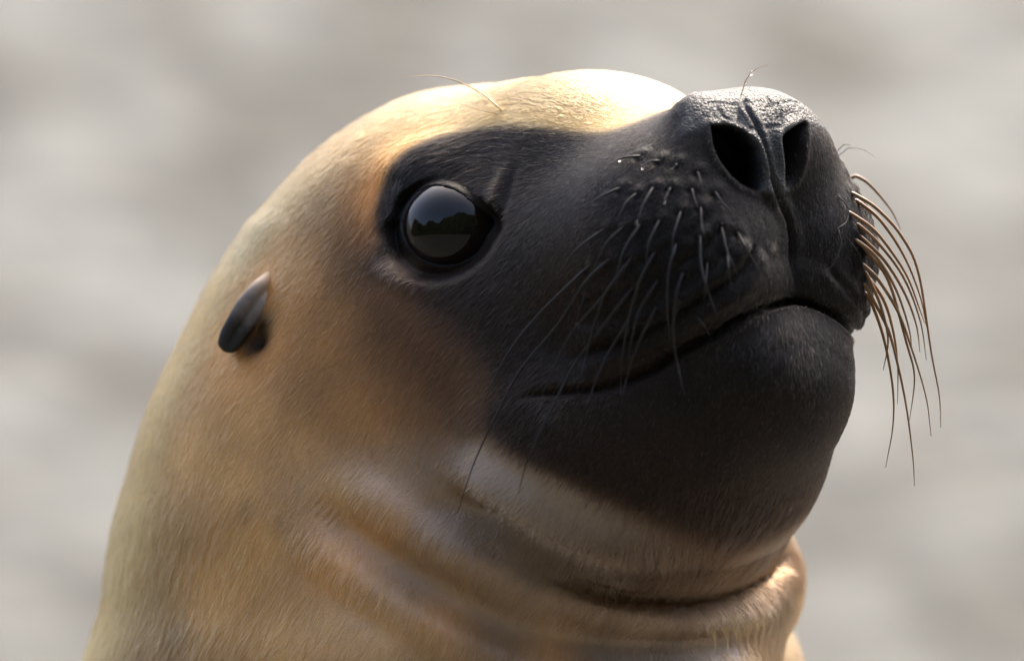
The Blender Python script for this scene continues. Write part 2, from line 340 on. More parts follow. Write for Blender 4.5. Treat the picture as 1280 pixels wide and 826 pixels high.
FLOW = [((700, 110), (600, 115)), ((560, 125), (480, 150)), ((440, 190), (390, 235)), ((350, 260), (310, 310)), ((280, 380), (250, 440)), ((220, 560), (200, 640)), ((160, 720), (145, 800)),
        ((800, 230), (770, 262)), ((720, 200), (660, 213)), ((650, 180), (590, 180)), ((560, 190), (505, 212)), ((480, 230), (458, 290)), ((470, 330), (440, 378)), ((640, 300), (600, 340)), ((690, 290), (650, 340)),
        ((560, 400), (510, 450)), ((430, 450), (390, 500)), ((600, 470), (558, 520)), ((450, 560), (415, 618)), ((750, 540), (715, 590)), ((700, 640), (675, 690)), ((600, 600), (565, 645)), ((550, 720), (530, 780)),
        ((850, 690), (838, 730)), ((750, 770), (738, 815)), ((900, 780), (903, 815)), ((985, 720), (988, 770)), ((400, 700), (375, 760)), ((300, 600), (270, 670)), ((340, 480), (300, 540)), ((950, 450), (945, 490)), ((1030, 500), (1015, 550)),
        ((980, 600), (955, 650)), ((880, 560), (855, 610)), ((985, 330), (983, 360)), ((940, 270), (950, 300)), ((1030, 230), (1040, 265)), ((1060, 300), (1070, 340)), ((880, 300), (868, 340)), ((830, 350), (800, 390)),
        ((850, 165), (828, 195)), ((820, 110), (740, 112)), ((380, 330), (345, 375)), ((250, 750), (230, 810)), ((760, 330), (725, 365))]
fp, fd = [], []
for a, b in FLOW:
    A, Bq = ray(a)[0], ray(b)[0]; d = Bq - A; d /= np.linalg.norm(d)
    fp.append(A); fd.append(d); fp.append(mirror(A)); fd.append(mirror(O + d) - O)
fp = np.array(fp); fd = np.array(fd)
def shep(P, pts, val, power, eps=0.05):
    out = np.empty((len(P), 3)); P = P.astype(np.float32); pts = pts.astype(np.float32); val = val.astype(np.float32)
    p2 = (pts**2).sum(1); power = np.float32(power); eps = np.asarray(eps, np.float32)
    for a in range(0, len(P), 40000):
        q = P[a:a+40000]; D = (q**2).sum(1)[:, None] + p2[None] - 2*q @ pts.T
        w = np.exp(np.log(np.maximum(D, 0) + eps)*(-power/2)); out[a:a+40000] = (w @ val)/w.sum(1)[:, None]
    return out
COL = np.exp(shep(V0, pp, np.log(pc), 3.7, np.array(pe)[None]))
for p, r, m in (((215, 792), 0.6, 0.72), ((228, 800), 0.45, 0.75), ((305, 636), 0.35, 0.7), ((352, 655), 0.3, 0.75), ((318, 430), 0.55, 0.04), ((326, 405), 0.5, 0.06), ((310, 425), 0.4, 0.2)):  # dark blotches of the coat, and painted shade in the ear hollow
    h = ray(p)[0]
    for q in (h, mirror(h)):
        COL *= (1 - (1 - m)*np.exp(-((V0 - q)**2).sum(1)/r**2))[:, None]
for p, r, a in (((492, 330), 0.30, 1), ((505, 338), 0.35, 1), ((968, 310), 0.14, 0.8)):       # pale tufts
    h = ray(p)[0]
    COL += (a*np.exp(-((V0 - h)**2).sum(1)/r**2))[:, None]*np.array([0.10, 0.075, 0.06])
NOSE = [(862, 128), (880, 112), (925, 108), (960, 104), (1004, 112), (1024, 142), (1004, 153), (978, 168), (982, 238), (966, 246), (950, 238), (944, 185), (930, 168), (890, 157), (878, 146)]
nc_, nn_, nx_, ny_ = frame((945, 175), 0.3)
P3 = np.array([ray(p)[0] for p in NOSE]); NP2 = np.stack([(P3 - nc_) @ nx_, (P3 - nc_) @ ny_], 1)
LEATHER = np.zeros(len(V0)); sel = np.where((np.abs(V0 - nc_) < 4.5).all(1) & (to_local(V0)[:, 2] > -5))[0]
D_ = V0[sel] - nc_; LEATHER[sel] = sstep(-poly_sd(np.stack([D_ @ nx_, D_ @ ny_], 1), NP2), -0.12, 0.1)
Lh = to_local(V0)                                        # the top of the nose, out of the camera's sight, is leather too
LEATHER = np.maximum(LEATHER, sstep(Lh[:, 0], 9.2, 9.8)*sstep(Lh[:, 2], -0.9, -0.3))
COL = COL*(1 - LEATHER[:, None]) + LEATHER[:, None]*np.array([0.030, 0.031, 0.034])
# bare lids and the inside of the nostrils
def eye_sd(P):
    out = np.full(len(P), 9.0)
    for mir in (False, True):
        W = mirror(P) if mir else P
        sl = np.where((np.abs(W - ec) < 2.6).all(1) & (to_local(W)[:, 1] > 1.0))[0]
        D = W[sl] - ec; out[sl] = np.minimum(out[sl], poly_sd(np.stack([D @ ex, D @ ey], 1), EP2))
    return out
ESD = eye_sd(V0)
LID = 1 - sstep(ESD, 0.03, 0.12)
COL = COL*(1 - LID[:, None]) + LID[:, None]*np.array([0.012, 0.012, 0.013])
HOLE = np.zeros(len(V0))
for poly in NOSTRILS:
    c, n, hx, hy = frame(poly[1]); P3 = np.array([ray(p)[0] for p in poly[0]]); P2 = np.stack([(P3 - c) @ hx, (P3 - c) @ hy], 1)
    sl = np.where((np.abs(V0 - c) < 3).all(1))[0]; D = V0[sl] - c
    HOLE[sl] = np.maximum(HOLE[sl], sstep(-poly_sd(np.stack([D @ hx, D @ hy], 1), P2), -0.04, 0.08))
COL = COL*(1 - HOLE[:, None]) + HOLE[:, None]*np.array([0.003, 0.0027, 0.0027])
FLOWV = shep(V0, fp, fd, 3.5)

# the chest runs on down to the ground below the picture
def stretch(P):
    P = P.copy(); z = P[:, 2]; lo = z < -15
    P[lo, 2] = -15 + (z[lo] + 15)*6.0
    return P
GROUND_Z = -0.85
set_co(body_me, stretch(V1))
body_me.polygons.foreach_set('use_smooth', np.ones(len(body_me.polygons), bool))
at = body_me.attributes.new('pigment', 'FLOAT_COLOR', 'POINT'); at.data.foreach_set('color', np.c_[COL, np.ones(len(COL))].astype(np.float32).ravel())
at = body_me.attributes.new('leather', 'FLOAT', 'POINT'); at.data.foreach_set('value', LEATHER.astype(np.float32))
WET = sstep(-V0[:, 2], 2.5, 5.0)*sstep(V0[:, 0], -9, -4)*sstep(COL.mean(1), 0.03, 0.10)
at = body_me.attributes.new('wet', 'FLOAT', 'POINT'); at.data.foreach_set('value', WET.astype(np.float32))
at = body_me.attributes.new('bare', 'FLOAT', 'POINT'); at.data.foreach_set('value', np.maximum(LID, HOLE).astype(np.float32))

# ------------------------------------------------------------------ materials
class NT:
    def __init__(s, name):
        s.m = bpy.data.materials.new(name); s.m.use_nodes = True; s.t = s.m.node_tree; s.t.nodes.clear()
        s.out = s.n('ShaderNodeOutputMaterial')
    def n(s, typ, **kw):
        nd = s.t.nodes.new(typ)
        for k, v in kw.items():
            if k.startswith('in_'): nd.inputs[k[3:].replace('_', ' ')].default_value = v
            else: setattr(nd, k, v)
        return nd
    def l(s, a, b): s.t.links.new(a, b)
    def math(s, op, a, b=None, c=None):
        nd = s.n('ShaderNodeMath', operation=op)
        for i, v in enumerate((a, b, c)):
            if v is None: continue
            if isinstance(v, (int, float)): nd.inputs[i].default_value = v
            else: s.l(v, nd.inputs[i])
        return nd.outputs[0]
    def mix(s, f, a, b):
        nd = s.n('ShaderNodeMix', data_type='RGBA')
        for i, v in ((0, f), (6, a), (7, b)):
            if isinstance(v, (int, float)): nd.inputs[i].default_value = v
            elif isinstance(v, tuple): nd.inputs[i].default_value = v + (1,)
            else: s.l(v, nd.inputs[i])
        return nd.outputs[2]

def skin_material():
    t = NT('skin'); P = t.n('ShaderNodeBsdfPrincipled'); t.l(P.outputs[0], t.out.inputs[0])
    pig = t.n('ShaderNodeAttribute', attribute_name='pigment'); lea = t.n('ShaderNodeAttribute', attribute_name='leather'); bare = t.n('ShaderNodeAttribute', attribute_name='bare')
    co = t.n('ShaderNodeTexCoord').outputs['Object']
    nz = t.n('ShaderNodeTexNoise', in_Scale=220.0, in_Detail=3.0); t.l(co, nz.inputs['Vector'])
    var = t.math('MULTIPLY_ADD', nz.outputs['Fac'], 0.3, 0.85)
    hsv = t.n('ShaderNodeHueSaturation'); t.l(pig.outputs['Color'], hsv.inputs['Color']); t.l(var, hsv.inputs['Value'])
    t.l(hsv.outputs[0], P.inputs['Base Color'])
    # leather: fine pebbled cells
    vo = t.n('ShaderNodeTexVoronoi', feature='DISTANCE_TO_EDGE', in_Scale=900.0); t.l(co, vo.inputs['Vector'])
    vo2 = t.n('ShaderNodeTexVoronoi', feature='DISTANCE_TO_EDGE', in_Scale=260.0)
    wp = t.n('ShaderNodeTexNoise', in_Scale=300.0, in_Detail=2.0); t.l(co, wp.inputs['Vector'])
    mx = t.n('ShaderNodeMix', data_type='VECTOR'); mx.inputs[0].default_value = 0.004; t.l(co, mx.inputs[4]); t.l(wp.outputs['Color'], mx.inputs[5]); t.l(mx.outputs[1], vo2.inputs['Vector'])
    e1 = t.math('MINIMUM', vo.outputs['Distance'], 0.25); e2 = t.math('MINIMUM', vo2.outputs['Distance'], 0.12)
    h = t.math('MULTIPLY', t.math('ADD', t.math('MULTIPLY', e1, 1.2), t.math('MULTIPLY', e2, 3.0)), lea.outputs['Fac'])
    nf = t.n('ShaderNodeTexNoise', in_Scale=1500.0, in_Detail=2.0); t.l(co, nf.inputs['Vector'])
    h = t.math('ADD', h, t.math('MULTIPLY', nf.outputs['Fac'], 0.5))
    bp = t.n('ShaderNodeBump', in_Strength=0.8, in_Distance=0.0008); t.l(h, bp.inputs['Height']); t.l(bp.outputs[0], P.inputs['Normal'])
    r = t.math('ADD', t.math('MULTIPLY_ADD', nz.outputs['Fac'], 0.16, 0.36), t.math('MULTIPLY', bare.outputs['Fac'], 0.1))
    t.l(r, P.inputs['Roughness']); sp_ = t.math('ADD', 0.10, t.math('MULTIPLY', lea.outputs['Fac'], 0.30)); wet = t.n('ShaderNodeAttribute', attribute_name='wet'); sp_ = t.math('ADD', sp_, t.math('MULTIPLY', wet.outputs['Fac'], 1.0)); r = t.math('SUBTRACT', r, t.math('MULTIPLY', wet.outputs['Fac'], 0.08)); t.l(r, P.inputs['Roughness']); t.l(sp_, P.inputs['Specular IOR Level'])
    return t.m
def fur_material():
    t = NT('fur'); Hn = t.n('ShaderNodeBsdfHairPrincipled'); t.l(Hn.outputs[0], t.out.inputs[0])
    pig = t.n('ShaderNodeAttribute', attribute_name='strand_pigment'); t.l(pig.outputs['Color'], Hn.inputs['Color'])
    sw = t.n('ShaderNodeAttribute', attribute_name='strand_wet'); t.l(t.math('MULTIPLY_ADD', sw.outputs['Fac'], 0.27, 1.29), Hn.inputs['IOR']); Hn.inputs['Roughness'].default_value = 0.32; Hn.inputs['Radial Roughness'].default_value = 0.45; Hn.inputs['Coat'].default_value = 0.0
    Hn.inputs['Random Roughness'].default_value = 0.3
    return t.m
def plain(name, col, rough, spec=0.5, coat=0.0):
    t = NT(name); P = t.n('ShaderNodeBsdfPrincipled'); t.l(P.outputs[0], t.out.inputs[0])
    P.inputs['Base Color'].default_value = col + (1,); P.inputs['Roughness'].default_value = rough; P.inputs['Specular IOR Level'].default_value = spec
    P.inputs['Coat Weight'].default_value = coat
    co = t.n('ShaderNodeTexCoord').outputs['Object']; nz = t.n('ShaderNodeTexNoise', in_Scale=180.0, in_Detail=3.0); t.l(co, nz.inputs['Vector'])
    hs = t.n('ShaderNodeHueSaturation'); hs.inputs['Color'].default_value = col + (1,); t.l(t.math('MULTIPLY_ADD', nz.outputs['Fac'], 0.8, 0.6), hs.inputs['Value']); t.l(hs.outputs[0], P.inputs['Base Color'])
    return t.m

# ------------------------------------------------------------------ the setting: rising ground of pale concrete and rock
def relief(x, y, seed, n=26, f0=0.6, f1=7.0):
    r = np.random.default_rng(seed); z = np.zeros_like(x)
    for i in range(n):
        f = f0*(f1/f0)**(i/(n - 1.0)); a = r.uniform(0, 2*math.pi); ph = r.uniform(0, 6.28)
        z += np.sin((x*math.cos(a) + y*math.sin(a))*f*2 + ph)/f
    return z/n
def sheet(name, nx, ny, x0, x1, y0, y1, fz, mat):
    X, Y = np.meshgrid(np.linspace(x0, x1, nx), np.linspace(y0, y1, ny)); Z = fz(X, Y)
    vs = np.stack([X, Y, Z], -1).reshape(-1, 3); i = np.arange(nx*ny).reshape(ny, nx)
    q = np.stack([i[:-1, :-1], i[:-1, 1:], i[1:, 1:], i[1:, :-1]], -1).reshape(-1, 4)
    me = bpy.data.meshes.new(name); me.from_pydata(vs.tolist(), [], q.tolist()); me.polygons.foreach_set('use_smooth', np.ones(len(q), bool)); me.materials.append(mat); me.update()
    o = bpy.data.objects.new(name, me); C.objects.link(o); o['kind'] = 'structure'; return o
def ground_material():
    t = NT('pale_ground'); P = t.n('ShaderNodeBsdfPrincipled', in_Roughness=0.9); t.l(P.outputs[0], t.out.inputs[0])
    co = t.n('ShaderNodeTexCoord').outputs['Object']
    mp = t.n('ShaderNodeMapping'); mp.inputs['Scale'].default_value = (1.0, 0.8, 1.3); t.l(co, mp.inputs[0])
    a = t.n('ShaderNodeTexNoise', in_Scale=9.0, in_Detail=4.0, in_Roughness=0.55); t.l(mp.outputs[0], a.inputs['Vector'])
    b = t.n('ShaderNodeTexNoise', in_Scale=26.0, in_Detail=3.0); t.l(mp.outputs[0], b.inputs['Vector'])
    rp = t.n('ShaderNodeValToRGB'); t.l(a.outputs['Fac'], rp.inputs[0])
    e = rp.color_ramp.elements; e[0].position = 0.36; e[0].color = (0.10, 0.096, 0.080, 1); e[1].position = 0.64; e[1].color = (0.262, 0.264, 0.236, 1)
    m = t.n('ShaderNodeMix', data_type='RGBA', blend_type='MULTIPLY'); m.inputs[0].default_value = 0.45; t.l(rp.outputs[0], m.inputs[6]); t.l(b.outputs['Fac'], m.inputs[7])
    sp = t.n('ShaderNodeSeparateXYZ'); t.l(co, sp.inputs[0])
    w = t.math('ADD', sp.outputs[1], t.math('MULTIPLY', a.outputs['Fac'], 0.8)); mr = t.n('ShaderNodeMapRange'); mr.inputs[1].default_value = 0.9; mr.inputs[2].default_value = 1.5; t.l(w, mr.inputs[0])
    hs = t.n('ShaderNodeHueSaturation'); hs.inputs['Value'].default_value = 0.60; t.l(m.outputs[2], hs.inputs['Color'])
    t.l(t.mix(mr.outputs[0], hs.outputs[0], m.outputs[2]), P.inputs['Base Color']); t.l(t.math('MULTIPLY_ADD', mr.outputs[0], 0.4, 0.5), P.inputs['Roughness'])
    bp = t.n('ShaderNodeBump', in_Strength=0.5, in_Distance=0.02); t.l(b.outputs['Fac'], bp.inputs['Height']); t.l(bp.outputs[0], P.inputs['Normal'])
    return t.m
gm = ground_material()
def slope(X, Y):
    s_ = np.maximum(Y - 0.9, 0)
    return GROUND_Z + 0.72*(s_ - 0.3*(1 - np.exp(-s_*3))) + 0.06*relief(X, Y, 3)
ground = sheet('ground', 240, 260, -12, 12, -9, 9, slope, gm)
def wood_material():
    t = NT('wood_foliage'); P = t.n('ShaderNodeBsdfPrincipled', in_Roughness=0.8); t.l(P.outputs[0], t.out.inputs[0])
    co = t.n('ShaderNodeTexCoord').outputs['Object']; a = t.n('ShaderNodeTexNoise', in_Scale=3.0, in_Detail=5.0); t.l(co, a.inputs['Vector'])
    t.l(t.mix(a.outputs['Fac'], (0.012, 0.018, 0.008), (0.05, 0.065, 0.025)), P.inputs['Base Color']); return t.m
def treeline():                                          # unseen dark wood the animal's eye mirrors, its height shaped for fill light
    na_, nh = 260, 40; an = np.linspace(math.radians(-195), math.radians(10), na_); r = np.random.default_rng(5)
    top = 6.0 + 4.0*np.exp(-((an + math.radians(72))/0.6)**2) + 1.2*np.interp(an, np.linspace(an[0], an[-1], 24), r.uniform(-1, 1, 24)) + 0.35*r.uniform(-1, 1, na_) - 1.3*sstep(-an, math.radians(98), math.radians(118)) - 1.5*sstep(-an, math.radians(150), math.radians(165))
    A_, Hh = np.meshgrid(an, np.linspace(0, 1, nh)); rad = 9.5 + 0.5*relief(A_*9, Hh*8, 2) + r.uniform(-0.2, 0.2, A_.shape) + 1.6*Hh**3
    vs = np.stack([rad*np.cos(A_), rad*np.sin(A_), -1.3 + Hh*(top[None]*np.ones((nh, 1)) + 1.3)], -1).reshape(-1, 3)
    i = np.arange(na_*nh).reshape(nh, na_); q = np.stack([i[:-1, :-1], i[:-1, 1:], i[1:, 1:], i[1:, :-1]], -1).reshape(-1, 4)
    me = bpy.data.meshes.new('treeline'); me.from_pydata(vs.tolist(), [], q.tolist()); me.materials.append(wood_material()); me.update()
    o = bpy.data.objects.new('treeline', me); C.objects.link(o); o['kind'] = 'stuff'; o['label'] = 'unseen dark wood behind the camera'; o['category'] = 'trees'
treeline()

# ------------------------------------------------------------------ the sea lion
animal = bpy.data.objects.new('sea_lion', None); C.objects.link(animal); animal.location = (-0.03, 0.04, GROUND_Z)
animal['label'] = 'tan sea lion with black face and muzzle, head raised, long whiskers'; animal['category'] = 'sea lion'
def child(name, data, parent=animal):
    o = bpy.data.objects.new(name, data); C.objects.link(o); o.parent = parent
    if parent is animal: o.matrix_parent_inverse = __import__('mathutils').Matrix.Translation(animal.location).inverted()
    return o
body_me.materials.append(skin_material())
body = child('body', body_me)

# ---- eyes
def eye_material():
    t = NT('eye'); P = t.n('ShaderNodeBsdfPrincipled', in_Roughness=0.02, in_IOR=1.34); t.l(P.outputs[0], t.out.inputs[0])
    g = t.n('ShaderNodeTexCoord').outputs['Object']; sp = t.n('ShaderNodeSeparateXYZ'); t.l(g, sp.inputs[0])
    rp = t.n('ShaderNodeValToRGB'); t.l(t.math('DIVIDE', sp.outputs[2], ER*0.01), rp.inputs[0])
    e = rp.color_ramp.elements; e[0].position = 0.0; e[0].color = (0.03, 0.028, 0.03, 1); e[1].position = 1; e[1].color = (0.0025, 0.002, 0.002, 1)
    for p, c in ((0.50, (0.035, 0.04, 0.05, 1)), (0.60, (0.010, 0.007, 0.006, 1)), (0.86, (0.010, 0.006, 0.004, 1)), (0.90, (0.0025, 0.002, 0.002, 1))):  # the bluish ring paints the sky's reflection along the eye's rim
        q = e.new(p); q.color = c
    nz = t.n('ShaderNodeTexNoise', in_Scale=500.0); t.l(g, nz.inputs['Vector'])
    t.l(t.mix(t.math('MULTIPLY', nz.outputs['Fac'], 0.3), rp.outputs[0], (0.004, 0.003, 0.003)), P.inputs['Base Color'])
    return t.m
bm = bmesh.new(); bmesh.ops.create_uvsphere(bm, u_segments=64, v_segments=40, radius=ER*0.01)
for v in bm.verts:                                       # the cornea stands a little proud
    k_ = max(0.0, v.co.z/(ER*0.01) - 0.62)/0.38; v.co *= 1 + 0.035*k_*k_
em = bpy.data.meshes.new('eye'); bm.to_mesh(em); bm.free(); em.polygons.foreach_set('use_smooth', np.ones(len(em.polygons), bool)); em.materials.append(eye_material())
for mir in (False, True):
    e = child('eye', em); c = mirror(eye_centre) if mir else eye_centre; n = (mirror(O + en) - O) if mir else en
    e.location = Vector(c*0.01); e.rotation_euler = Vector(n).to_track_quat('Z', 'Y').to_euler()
    e['label'] = 'glossy black eye in a bare dark lid'

# ---- tubes for whiskers and ears
def tube(path, rad, sides=7, flat=1.0):
    P = np.asarray(path, float); T = np.gradient(P, axis=0); T /= np.linalg.norm(T, axis=1)[:, None]
    up = np.array([0.3, -1, 0.2]); a = np.cross(T, up); a /= np.linalg.norm(a, axis=1)[:, None]; b = np.cross(T, a)
    an = np.arange(sides)*2*math.pi/sides
    r = np.asarray(rad)[:, None, None]
    vs = P[:, None] + r*(a[:, None]*np.cos(an)[None, :, None] + flat*b[:, None]*np.sin(an)[None, :, None])
    n = len(P); i = np.arange(n*sides).reshape(n, sides); j = np.roll(i, -1, 1)
    q = np.stack([i[:-1], j[:-1], j[1:], i[1:]], -1).reshape(-1, 4).tolist()
    q += [i[0][::-1].tolist(), i[-1].tolist()]
    return vs.reshape(-1, 3), q
def mesh_obj(name, vs, q, mat, parent=animal):
    me = bpy.data.meshes.new(name); me.from_pydata((np.asarray(vs)*0.01).tolist(), [], q); me.polygons.foreach_set('use_smooth', np.ones(len(me.polygons), bool)); me.materials.append(mat); me.update()
    return child(name, me, parent)
bvh2 = BVHTree.FromObject(body, bpy.context.evaluated_depsgraph_get())
def ray2(p):
    o = Vector((0, -DCAM, 0)); d = Vector(((p[0] - 640)/40, DCAM, (413 - p[1])/40)).normalized()
    h, n, i, t = bvh2.ray_cast(o*0.01, d)
    return (np.array(h)*100, np.array(n)) if h is not None else (None, None)
def at_depth(p, Y):
    k = (Y + DCAM)/DCAM; return np.array([(p[0] - 640)/40*k, Y, (413 - p[1])/40*k])
dark_whisker = plain('dark_whisker', (0.014, 0.012, 0.011), 0.38, 0.25); brown_whisker = plain('brown_whisker', (0.20, 0.105, 0.042), 0.35); pale_whisker = plain('pale_whisker', (0.42, 0.28, 0.13), 0.35)
water = NT('water'); wg = water.n('ShaderNodeBsdfGlass', in_IOR=1.33, in_Roughness=0.0); water.l(wg.outputs[0], water.out.inputs[0]); water = water.m
bm = bmesh.new(); bmesh.ops.create_icosphere(bm, subdivisions=2, radius=1.0)
for v in bm.verts: v.co.z = v.co.z*1.15 + (0.35*v.co.z**2 if v.co.z > 0 else 0)
drop_me = bpy.data.meshes.new('water_droplet'); bm.to_mesh(drop_me); bm.free(); drop_me.polygons.foreach_set('use_smooth', np.ones(len(drop_me.polygons), bool)); drop_me.materials.append(water)
def whisker(px, r0, mat, far=False, drops=(), lift=0.9):
    p2 = spline(px, 8); n = len(p2); pts = []
    h0, n0 = ray2(px[0])
    if h0 is None: h0, n0 = ray(px[0])
    Y = h0[1]
    ln = np.cumsum(np.r_[0, np.linalg.norm(np.diff(p2, axis=0), axis=1)]); tot = ln[-1]/40.0
    for i, p in enumerate(p2):
        t = ln[i]/ln[-1]
        if far: y = h0[1] + 0.10*tot*t*(1 - 0.2*t)
        else:
            h, _ = ray2(p)
            ys = (h[1] if h is not None else h0[1]) - (0.05 + lift*min(1.0, tot/2.5)*t**0.8)
            y = ys if i == 0 else min(Y + 0.05, ys) if ys < Y else Y + 0.5*(ys - Y)
        Y = y
        pts.append(at_depth(p, y))
    pts = np.array(pts)
    k = np.ones(5)/5                                                       # no jumps in depth
    yy = np.convolve(np.pad(pts[:, 1], 2, mode='edge'), k, 'valid'); pts = np.array([at_depth(p, y) for p, y in zip(p2, yy)])
    dr_ = pts[3] - h0; dr_ /= np.linalg.norm(dr_); pts[0] = h0 - n0*0.06 - dr_*0.10; pts[1] = h0 + dr_*0.02; pts[2] = 0.5*(pts[1] + pts[3])
    t = np.linspace(0, 1, n); rad = r0*(1 - 0.85*t**1.3); rad[0] *= 0.5; rad[1] *= 0.8
    vs, q = tube(pts, rad)
    w = mesh_obj('whisker', vs, q, mat)
    for dt, dr in drops:
        d = child('water_droplet', drop_me, w); c = pts[int(round(dt*(n - 1)))] - np.array([0, 0.01, dr*0.6])
        d.location = c*0.01; d.scale = (dr*0.01,)*3
    return w
NDROPS = {2: [(1.0, 0.055)], 28: [(1.0, 0.05)], 29: [(0.55, 0.05)], 30: [(1.0, 0.055)], 32: [(0.55, 0.06), (0.72, 0.04)], 34: [(0.6, 0.05)], 25: [(0.35, 0.04)], 12: [(1.0, 0.03)]}
for i, w in enumerate(NEAR):
    tot = sum(math.dist(a, b) for a, b in zip(w, w[1:]))
    whisker(w, 0.040 + 0.022*min(1, tot/160), dark_whisker, drops=NDROPS.get(i, ()))
FAR = [
 [(1061, 216), (1085, 229), (1112, 260), (1126, 287)], [(1065, 241), (1095, 260), (1126, 294), (1148, 341), (1164, 440), (1174, 494), (1176, 534)], [(1061, 265), (1092, 287), (1119, 321), (1136, 350), (1149, 385), (1156, 404)],
 [(1072, 280), (1098, 304), (1129, 346), (1150, 400), (1158, 450)], [(1078, 330), (1098, 350), (1122, 389), (1137, 428), (1157, 494), (1164, 545)], [(1080, 355), (1091, 374), (1110, 412), (1122, 455), (1133, 509), (1141, 571), (1143, 607)],
 [(1082, 366), (1092, 385), (1106, 428), (1116, 486), (1116, 533), (1107, 584)], [(1084, 345), (1104, 374), (1116, 412), (1122, 455), (1122, 505)], [(1080, 310), (1110, 350), (1133, 428), (1143, 471), (1137, 525)],
 [(1082, 340), (1100, 380), (1110, 424), (1104, 463)], [(1070, 250), (1100, 275), (1130, 320), (1150, 370), (1158, 408)], [(1070, 300), (1096, 322), (1120, 362), (1136, 410), (1140, 440)],
 [(1075, 295), (1105, 325), (1130, 365), (1145, 405), (1150, 440)]]
for w in FAR: whisker(w, 0.062, brown_whisker, True)
for w in ([(1050, 182), (1060, 181), (1066, 184)], [(1050, 186), (1075, 186), (1095, 197)]): whisker(w, 0.014, dark_whisker, True)
for w in ([(1048, 245), (1060, 260), (1058, 277), (1044, 287)], [(1048, 287), (1051, 307), (1041, 331), (1031, 339)], [(1061, 300), (1075, 321), (1079, 350), (1066, 400)], [(1075, 307), (1086, 322), (1095, 340)]):
    whisker(w, 0.024, dark_whisker, lift=0.5)
whisker([(628, 139), (605, 119), (572, 102), (540, 95), (502, 97)], 0.028, pale_whisker, lift=1.6)
whisker([(622, 142), (600, 138), (570, 128)], 0.018, pale_whisker, lift=0.8)
whisker([(926, 120), (934, 98), (946, 86), (963, 81)], 0.02, pale_whisker, True, drops=[(0.25, 0.035), (0.5, 0.05)])

# ---- ears: small furled flaps pointing back and down
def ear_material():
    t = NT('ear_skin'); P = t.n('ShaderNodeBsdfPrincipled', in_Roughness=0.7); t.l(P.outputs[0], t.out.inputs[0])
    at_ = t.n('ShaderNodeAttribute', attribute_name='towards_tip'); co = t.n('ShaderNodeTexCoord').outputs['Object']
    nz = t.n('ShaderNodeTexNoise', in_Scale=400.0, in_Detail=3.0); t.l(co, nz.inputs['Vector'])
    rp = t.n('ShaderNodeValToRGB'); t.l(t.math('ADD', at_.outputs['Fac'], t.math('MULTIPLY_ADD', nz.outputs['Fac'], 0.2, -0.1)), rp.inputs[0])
    e = rp.color_ramp.elements; e[0].position = 0.12; e[0].color = (0.34, 0.25, 0.17, 1); e[1].position = 0.62; e[1].color = (0.010, 0.009, 0.009, 1)  # the pale root carries the sheen of the ear's top as colour
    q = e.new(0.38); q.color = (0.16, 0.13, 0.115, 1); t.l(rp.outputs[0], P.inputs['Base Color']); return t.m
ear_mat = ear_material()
epx = [(342, 350), (334, 360), (322, 373), (307, 394), (293, 416), (284, 432), (280, 439)]
path = spline([at_depth(p, ray(p)[0][1] - d) for p, d in zip(epx, (-0.75, -0.32, 0.12, 0.38, 0.50, 0.54, 0.54))], 6)
tt = np.linspace(0, 1, len(path)); er = np.interp(tt, [0, 0.2, 0.45, 0.7, 0.88, 0.96, 1], [0.34, 0.44, 0.47, 0.41, 0.30, 0.20, 0.07])
vs, q = tube(path, er, 18, 0.62)
vs = vs.reshape(len(path), 18, 3)
for i in range(len(path)):                               # furl: a groove along the underside
    c = path[i]; w = np.exp(-((np.arange(18) - 13 + 9) % 18 - 9.0)**2/3.0); vs[i] += (c - vs[i])*(0.75*w*min(1, 4*(1 - tt[i])))[:, None]
vs = vs.reshape(-1, 3)
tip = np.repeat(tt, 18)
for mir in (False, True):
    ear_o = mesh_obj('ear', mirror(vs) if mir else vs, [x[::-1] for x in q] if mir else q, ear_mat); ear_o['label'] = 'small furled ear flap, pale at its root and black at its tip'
    at = ear_o.data.attributes.new('towards_tip', 'FLOAT', 'POINT'); at.data.foreach_set('value', tip.astype(np.float32))

